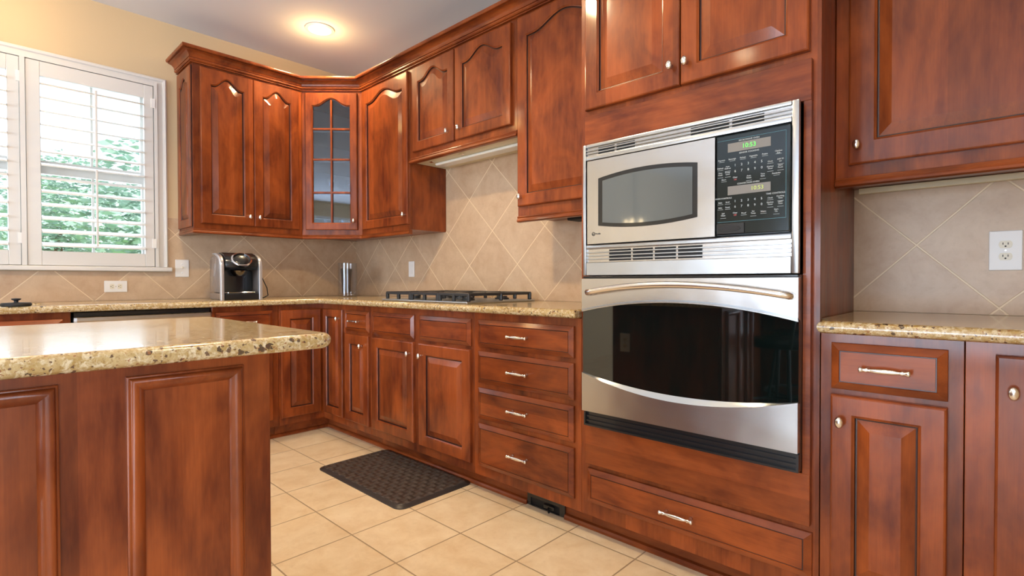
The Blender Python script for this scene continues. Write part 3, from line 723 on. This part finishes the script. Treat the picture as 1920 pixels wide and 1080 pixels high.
row(1.272, ('Bake', 'Broil', 'Clock', 'Cooking\nTime'), (3.375, 3.398, 3.523, 3.551)); row(1.256, ('Bake', 'Roast', 'Kitchen\nTimer', 'Start\nTime'), (3.375, 3.398, 3.523, 3.551))
row(1.234, ('Self\nClean', 'Proof', 'Set\nTemp', 'Warm', 'Start\nOn'), (3.384, 3.447, 3.475, 3.504, 3.540))
for k, s in enumerate('1234567890'):
    x = 3.421+.0195*(k % 5)
    PT(s, x, 1.384-.0185*(k//5), .0105); PT(s, x, 1.273-.0170*(k//5), .0100)
for z in (1.3435, 1.2340): PT('Clear', 3.421, z+.003, .0062); PT('Off', 3.421, z-.004, .0062, INKR)
bm = bmesh.new()
for x, z in LN: WB(x-.0085, x+.0085, -.6766, -.6761, z-.0006, z+.0002, bm=bm)
tobj('key_underlines', bm, INK, cp)
lt = tobj('door_latch', WB(3.364, 3.449, -.679, -.6761, 1.173, 1.2055, .0015, 2), BLACK, cp)
bm = bmesh.new(); prism(bm, [(3.405-mx+.033*math.cos(2*PI*k/20), 1.189-mz+.010*math.sin(2*PI*k/20)) for k in range(20)], -.6800-my, -.6791-my, 'y'); tobj('finger_recess', bm, BLACKM, lt)

# ================================================================== wall oven
OV = (2.838, -.632, .465); ox, oy, oz = OV
t = thing('wall_oven', 'stainless wall oven with a bowed black glass door, below the microwave', 'oven', OV)
def OB(x0, x1, y0, y1, z0, z1, bev=0, seg=1, bm=None): return box(bm if bm is not None else bmesh.new(), x0-ox, x1-ox, y0-oy, y1-oy, z0-oz, z1-oz, bev=bev, seg=seg)
tobj('oven_body', OB(2.839, 3.599, -.652, -.20, .467, 1.0445), BLACK, t)
ex0, ex1 = 2.8385, 3.5995; ec, eh = (ex0+ex1)/2, (ex1-ex0)/2
es = [ex0+(ex1-ex0)*i/40 for i in range(41)]; par = lambda x: 1-((x-ec)/eh)**2
gt = lambda x: .908+.044*par(x); gb = lambda x: .674-.038*par(x); lb = lambda x: .6739-.058*par(x)
bm = strip(bmesh.new(), es, gt, lambda x: 1.0355, -.676, -.654, OV); strip(bm, es, lambda x: .526, lb, -.676, -.654, OV)
d = tobj('door', bm, STEEL, t)
bm = strip(bmesh.new(), es, lambda x: gb(x)-.004, lambda x: gt(x)+.004, -.668, -.656, OV); tobj('door_glass', bm, BGLASS, d)
L = []
for x in es: L.append([(x-ox, -.6772-oy, lb(x)-oz), (x-ox, -.669-oy, gb(x)-oz), (x-ox, -.666-oy, gb(x)-oz-.0003), (x-ox, -.666-oy, lb(x)-oz)])
bm = bmesh.new(); loops(bm, L, cap0=True, cap1=True)
L = []
for x in es: L.append([(x-ox, -.6772-oy, gt(x)+.010-oz), (x-ox, -.6770-oy, gt(x)+.004-oz), (x-ox, -.669-oy, gt(x)-oz), (x-ox, -.668-oy, gt(x)+.010-oz)])
loops(bm, L, cap0=True, cap1=True); tobj('curved_trim', bm, STEEL_L, d, smooth=True, angle=40)
hx = [2.882+(3.578-2.882)*i/28 for i in range(29)]; hp = []
for i, x in enumerate(hx):
    s = (x-3.230)/.348; hp.append((x-ox, -.702-oy-.014*(1-s*s), .984+.030*(1-s*s)-oz))
hp = [(hx[0]-.004-ox, -.676-oy, .982-oz), (hx[0]-.003-ox, -.694-oy, .982-oz)] + hp + [(hx[-1]+.003-ox, -.694-oy, .982-oz), (hx[-1]+.004-ox, -.676-oy, .982-oz)]
tobj('handle', tube(bmesh.new(), hp, .0112, 14), NICKEL, d, smooth=True)
bm = OB(2.8395, 3.5990, -.664, -.6525, .467, .473); OB(2.8395, 2.846, -.664, -.6525, .473, .520, bm=bm); OB(3.5925, 3.5990, -.664, -.6525, .473, .520, bm=bm)
OB(2.846, 3.5925, -.660, -.6525, .484, .489, bm=bm); OB(2.846, 3.5925, -.658, -.6525, .500, .506, bm=bm)
tobj('vent_trim', bm, BLACK, t)
tobj('top_gasket', OB(2.839, 3.599, -.671, -.6525, 1.0368, 1.0445, .002), BLACK, t)

# ================================================================== cooktop
CT = (1.300, -.585, ZC1+.0005)
t = thing('gas_cooktop', 'stainless gas cooktop with black cast-iron grates', 'cooktop', CT)
tobj('steel_tray', B(0, .770, 0, .520, 0, .010, bev=.004, seg=2), STEEL_L, t)
for (x, y, r) in ((.14, .14, .036), (.14, .39, .045), (.385, .30, .055), (.62, .40, .042), (.60, .16, .036)):
    bm = lathe(bmesh.new(), [(.0001, .010), (r, .0102), (r*.95, .020), (r*.75, .021), (r*.75, .027), (r*.6, .030), (.0001, .031)], 24, Matrix.Translation((x, y, 0))); tobj('burner', bm, IRON, t, smooth=True, angle=40)
for i in range(3):
    x0 = .012+.250*i; x1 = x0+.246; bm = bmesh.new(); zt = .054; r = .0062
    def bar(a, b, w=.0075, h=.016):
        (ax, ay), (bx, by) = a, b
        box(bm, min(ax, bx)-(w if ax == bx else 0), max(ax, bx)+(w if ax == bx else 0), min(ay, by)-(w if ay == by else 0), max(ay, by)+(w if ay == by else 0), zt-h, zt, bev=.003)
    ya, yb = .022, .498
    bar((x0+.008, ya), (x0+.008, yb)); bar((x1-.008, ya), (x1-.008, yb)); bar((x0, ya+.006), (x1, ya+.006)); bar((x0, yb-.006), (x1, yb-.006)); bar((x0, .26), (x1, .26))
    xm = (x0+x1)/2; bar((xm, ya), (xm, .11)); bar((xm, .17), (xm, .35)); bar((xm, .41), (xm, yb))
    bar((x0, .14), (x0+.08, .14)); bar((x1-.08, .14), (x1, .14)); bar((x0, .38), (x0+.08, .38)); bar((x1-.08, .38), (x1, .38))
    for xx in (x0+.008, xm, x1-.008):
        for yy in (ya+.006, .26, yb-.006):
            if xx == xm and yy == .26: continue
            box(bm, xx-.010, xx+.010, yy-.008, yy+.008, .0105, zt-.004, bev=.003)
    tobj('grate', bm, IRON, t)

# ================================================================== coffee maker
t = thing('coffee_maker', 'black and silver pod coffee maker on the counter near the corner', 'coffee maker', (.375, -1.095, ZC1+.0005), PI/2-.07)
# local -y is the front
tobj('base', prism(bmesh.new(), [(-.095, -.150), (.095, -.150), (.100, -.140), (.100, .13), (-.100, .13), (-.100, -.140)], 0, .040, 'z', bev=.004), BLACK, t)
def side(p, x0, x1): return prism(bmesh.new(), p, x0, x1, 'x', bev=.006)
tobj('rear_body', side([(-.020, .040), (.130, .040), (.130, .262), (.110, .290), (.06, .300), (-.020, .300)], -.096, .096), BLACK, t, smooth=True, angle=35)
hd = tobj('brew_head', side([(-.0205, .185), (-.125, .188), (-.145, .205), (-.150, .235), (-.138, .262), (-.105, .287), (-.05, .300), (-.0205, .300)], -.094, .094), BLACK, t, smooth=True, angle=35)
bm = bmesh.new()
for s in (-1, 1):
    P = []
    outer = [(-.152, 0), (-.152, .215), (-.143, .245), (-.118, .270), (-.08, .287), (-.02, .297), (.05, .297)]
    inner = [(.05, .288), (-.02, .286), (-.075, .273), (-.105, .255), (-.120, .235), (-.126, .205), (-.126, 0)]
    prism(bm, outer+inner, s*.101, s*.122, 'x', bev=.003)
tobj('side_arch', bm, SILV, t, smooth=True, angle=35)
tobj('water_tank', side([(-.124, .045), (.11, .045), (.125, .06), (.125, .25), (.09, .278), (-.02, .284), (-.09, .262), (-.120, .225)], -.119, -.103), GREYP, t, smooth=True, angle=35)
tobj('side_panel', side([(-.124, .002), (.12, .002), (.12, .25), (.09, .278), (-.02, .284), (-.09, .262), (-.120, .225)], .103, .119), GREYP, t)
tobj('tank_foot', B(-.120, -.1025, -.122, .12, 0, .042, bev=.003), GREYP, t)
Mh = Matrix.Translation((0, -.132, .246)) @ Matrix.Rotation(math.radians(58), 4, 'X') @ Matrix.Diagonal((.95, .80, 1, 1))
bm = lathe(bmesh.new(), [(.050, -.006), (.060, -.004), (.066, .006), (.064, .018), (.055, .022), (.052, .014)], 32, Mh); tobj('handle_ring', bm, CHROME, hd, smooth=True, angle=50)
bm = lathe(bmesh.new(), [(.0001, .014), (.040, .016), (.052, .010), (.054, -.002)], 28, Mh); tobj('lid', bm, BLACK, hd, smooth=True, angle=40)
bm = bmesh.new(); box(bm, -.030, .030, -.176, -.160, .212, .222, bev=.004, seg=2); tobj('lid_latch', bm, CHROME, hd)
bm = lathe(bmesh.new(), [(.0001, .150), (.030, .150), (.044, .165), (.052, .1845)], 28, Matrix.Translation((0, -.088, 0))); tobj('nozzle', bm, plain('dark_chrome', (.18, .17, .16), .15, 1), hd, smooth=True, angle=40)
bm = bmesh.new(); box(bm, -.080, .080, -.148, -.022, .0402, .050, bev=.003)
tr = tobj('drip_tray', bm, CHROME, t)
cord = tube(bmesh.new(), [(.119, .100, .14), (.165, .115, .17), (.200, .11, .14), (.225, .09, .07), (.222, .06, .020), (.19, .05, .005), (.165, .07, .005), (.185, .09, .02), (.18, .105, .045), (.119, .110, .055)], .0035, 8)
tobj('cord', cord, BLACKM, t, smooth=True)

# ================================================================== glass vase in the corner
t = thing('glass_vase', 'clear glass cylinder vase standing on the counter in the corner', 'vase', (.43, -.325, ZC1+.0006))
bm = lathe(bmesh.new(), [(.0001, 0), (.064, 0), (.070, .006), (.069, .25), (.0665, .252), (.064, .25), (.064, .022), (.0001, .018)], 40); tobj('vessel', bm, GLASS, t, smooth=True, angle=40)
bm = lathe(bmesh.new(), [(.0001, .030), (.030, .030), (.034, .10), (.043, .21), (.0415, .21), (.032, .10), (.028, .036), (.0001, .034)], 28, Matrix.Translation((-.008, -.006, 0))); o = tobj('insert', bm, GLASS, t, smooth=True, angle=40)

# drinking glasses in the glass cabinet
gp = None
def stem(bm):
    return lathe(bm, [(.0001, 0), (.030, 0), (.030, .002), (.005, .006), (.004, .040), (.012, .048), (.030, .065), (.034, .090), (.030, .115), (.0285, .115), (.032, .090), (.028, .067), (.0001, .052)], 20)
def tumbler(bm):
    return lathe(bm, [(.0001, 0), (.026, 0), (.031, .095), (.0295, .095), (.025, .008), (.0001, .008)], 20)
P1 = [(.285, -.53), (.36, -.455), (.45, -.365), (.54, -.275)]
P2 = [(.37, -.42), (.33, -.36), (.50, -.29), (.42, -.29)]
for pts, z, mk, lab, grp in ((P1, 1.366+.0185, tumbler, 'small clear tumbler on the bottom shelf behind the glass door', 'tumblers on the bottom shelf of the glass cabinet'),
                             (P2, 1.366+.3045, stem, 'clear stemmed glass on the second shelf behind the glass door', 'stemmed glasses on the second shelf of the glass cabinet')):
    o0 = None
    for (x, y) in pts:
        if o0 is None:
            o0 = o = tobj('drinking_glass', mk(bmesh.new()), GLASS, smooth=True, angle=40); tag(o, lab, 'drinking glass', grp)
        else:
            o = o0.copy(); COL.objects.link(o)
        o.location = (x, y, z)

# ================================================================== mat and toe-kick register
t = thing('kitchen_mat', 'dark woven cushioned mat on the tiled floor before the cooktop', 'mat', (1.680, -.770, .0005))
a, b = .392, .225
def rrect(a, b, r, z, n=6):
    out = []
    for cx, cy, s in ((a-r, b-r, 0), (-a+r, b-r, 90), (-a+r, -b+r, 180), (a-r, -b+r, 270)):
        for i in range(n+1):
            q = math.radians(s+90*i/n); out.append((cx+r*math.cos(q), cy+r*math.sin(q), z))
    return out
bm = bmesh.new(); loops(bm, [rrect(a, b, .045, 0), rrect(a, b, .045, .003), rrect(a-.003, b-.003, .043, .005)] + [rrect(a-.022, b-.022, .034, .011)], cap0=True)
tobj('bevelled_edge', bm, plain('mat_edge', (.035, .030, .030), .35), t, smooth=True, angle=30)
bm = bmesh.new(); loops(bm, [rrect(a-.022, b-.022, .034, .0105), rrect(a-.024, b-.024, .034, .013)], cap1=True); tobj('woven_top', bm, MAT, t)

t = thing('floor_register', 'black toe-kick air register below the drawer stack', 'vent', (2.434, -.5358, 0))
bm = bmesh.new(); W_ = .218
box(bm, 0, .022, -.008, -.0005, .001, .088, bev=.001); box(bm, W_-.03, W_, -.008, -.0005, .001, .088, bev=.001)
box(bm, .022, W_-.03, -.008, -.0005, .040, .088); box(bm, .022, W_-.03, -.008, -.0005, .001, .006); tobj('frame', bm, BLACK, t)
tobj('backing', B(.022, W_-.03, -.0015, -.0005, .006, .040), BLACKM, t)
tobj('damper', B(.105, .165, -.020, -.0085, .018, .036, bev=.003), BLACK, t); tobj('lever', tube(bmesh.new(), [(.135, -.018, .026), (.142, -.030, .018), (.150, -.032, .010)], .004, 8), BLACK, t)

# ================================================================== ceiling lights
def downlight(label, x, y, e, glow_fill=.7, spot=150, blend=.6):
    t = thing('recessed_ceiling_light', label, 'ceiling light', (x, y, 2.7295), 0, 'round recessed ceiling lights')
    bm = lathe(bmesh.new(), [(.070, -.001), (.095, -.001), (.093, -.006), (.072, -.009), (.070, -.001)], 36); tobj('trim_ring', bm, WHITE, t, smooth=True, angle=40)
    bm = lathe(bmesh.new(), [(.0001, -.0045), (.069, -.0035), (.069, -.0005), (.0001, -.0005)], 32); tobj('lens', bm, LAMPM, t, smooth=True, angle=40)
    l = light('lamp', 'SPOT', (x, y, 2.715), (0, 0, 0), e, WARM, spot_size=math.radians(spot), spot_blend=blend, shadow_soft_size=.06)
    light('added_glow_lamp', 'POINT', (x, y, 2.62), (0, 0, 0), glow_fill, (1, .62, .24), shadow_soft_size=.05)  # extra point lamp added to warm the ceiling round the fixture
    return t
downlight('lit recessed ceiling light above the corner cabinets', .650, -.640, 46, 3.4)
downlight('recessed ceiling light over the sink window, above the picture edge', .40, -2.20, 2.5, 2.6)
downlight('added recessed ceiling light over the range side, above the picture edge', 2.20, -1.60, 105, .7)  # this and the next three are unseen lamps added for even light
downlight('added recessed ceiling light above the oven tower, outside the picture', 3.75, -1.45, 20)
downlight('added recessed ceiling light over the island, outside the picture', 2.60, -2.95, 32)
downlight('added recessed ceiling light behind the camera', 5.80, -3.20, 18)

# chandelier, mirrored in the microwave window
t = thing('chandelier', 'small five-bulb chandelier hanging on a chain, mirrored in the microwave window', 'chandelier', (.62, -4.85, 1.70))
tobj('chain', tube(bmesh.new(), [(0, 0, .12), (0, 0, 1.0)], .010, 8), IRON, t); tobj('canopy', lathe(bmesh.new(), [(.0001, 1.0), (.05, 1.0), (.06, 1.0285), (.0001, 1.0285)], 20), IRON, t)
tobj('hub', lathe(bmesh.new(), [(.0001, -.06), (.02, -.04), (.03, 0), (.018, .05), (.03, .09), (.008, .13), (.0001, .13)], 16), IRON, t, smooth=True)
for k in range(5):
    q = 2*PI*k/5; c, s = math.cos(q), math.sin(q)
    ar = tobj('arm', tube(bmesh.new(), [(.015*c, .015*s, .0), (.05*c, .05*s, -.04), (.09*c, .09*s, -.02), (.10*c, .10*s, .03)], .005, 8), IRON, t)
    tobj('bulb', lathe(bmesh.new(), [(.0001, .035), (.012, .04), (.018, .06), (.010, .09), (.0001, .10)], 12, Matrix.Translation((.10*c, .10*s, 0))), BULB, ar)

# bar stools, mirrored in the oven glass
def stool():
    t = thing('bar_stool', 'black metal bar stool with round seat at the island, nearer the oven', 'bar stool', (0, 0, 0), 0, 'bar stools at the island, seen mirrored in the oven glass')
    bm = lathe(bmesh.new(), [(.0001, .60), (.185, .60), (.200, .615), (.200, .635), (.180, .655), (.0001, .662)], 28); tobj('seat', bm, BLACK, t, smooth=True, angle=40)
    for sx in (-1, 1):
        for sy in (-1, 1):
            top = (.13*sx, .13*sy, .60); tobj('leg', tube(bmesh.new(), [(.21*sx, .21*sy, 0), (.16*sx, .16*sy, .35), top], .011, 8), IRON, t)
    bm = bmesh.new(); P = [(.178*math.cos(q)*1.25, .178*math.sin(q)*1.25, .22) for q in [2*PI*k/28 for k in range(29)]]; tube(bm, P, .009, 8); tobj('footrest', bm, IRON, t)
    bm = bmesh.new()
    for y in (-.15, -.05, .05, .15): tube(bm, [(.16, y, .61), (.20, y*1.05, .85), (.24, y*1.1, 1.02)], .009, 8)
    tube(bm, [(.235, -.19, 1.0), (.25, -.1, 1.03), (.255, 0, 1.04), (.25, .1, 1.03), (.235, .19, 1.0)], .014, 8); tobj('backrest', bm, IRON, t)
    return t
s0 = stool(); s0.location = (2.98, -2.66, 0); s0.rotation_euler = (0, 0, .35)
s1 = copy_tree(s0); s1.location = (2.93, -3.20, 0); s1.rotation_euler = (0, 0, -.2)
s1['label'] = 'black metal bar stool with round seat at the island, farther from the oven'

# ================================================================== garden beyond the window
struct('ground', B(-40, -.15, -30, 20, -.60, -.55), LAWN)
def tree(label, x, y, h, r, n, seed):
    random.seed(seed); t = thing('tree', label, 'tree', (x, y, -.55), 0, 'trees outside the sink window')
    tobj('trunk', tube(bmesh.new(), [(0, 0, 0), (.05, .03, h*.4), (0, .1, h*.75)], [.16, .12, .05], 10), BARK, t)
    bm = bmesh.new()
    cl = [(random.gauss(0, r*.45), random.gauss(0, r*.45), h*random.uniform(.25, 1.0), r*random.uniform(.25, .45)) for _ in range(26)]
    for _ in range(n):
        cx, cy, cz, cr = random.choice(cl); v = Vector((random.gauss(0, 1), random.gauss(0, 1), random.gauss(0, .8))).normalized()*cr*random.uniform(.6, 1.05)
        p = Vector((cx, cy, cz))+v; s = random.uniform(.05, .10)
        Rm = Matrix.Rotation(random.uniform(0, 6.3), 3, 'Z') @ Matrix.Rotation(random.uniform(0, 6.3), 3, 'X')
        bm.faces.new([bm.verts.new(p + Rm @ Vector(q)) for q in ((-s, 0, 0), (0, -s*.45, 0), (s, 0, 0), (0, s*.45, 0))])
    me_mat = LEAF
    tobj('foliage', bm, me_mat, t)
tree('leafy green tree outside the right half of the shuttered window', -6.5, .8, 3.4, 1.5, 11000, 3)
tree('leafy green tree outside the left half of the shuttered window', -8.5, -3.9, 3.7, 1.7, 9000, 5)
tree('taller leafy tree farther off beyond the shuttered window', -15.0, -.5, 4.6, 2.6, 12000, 9)
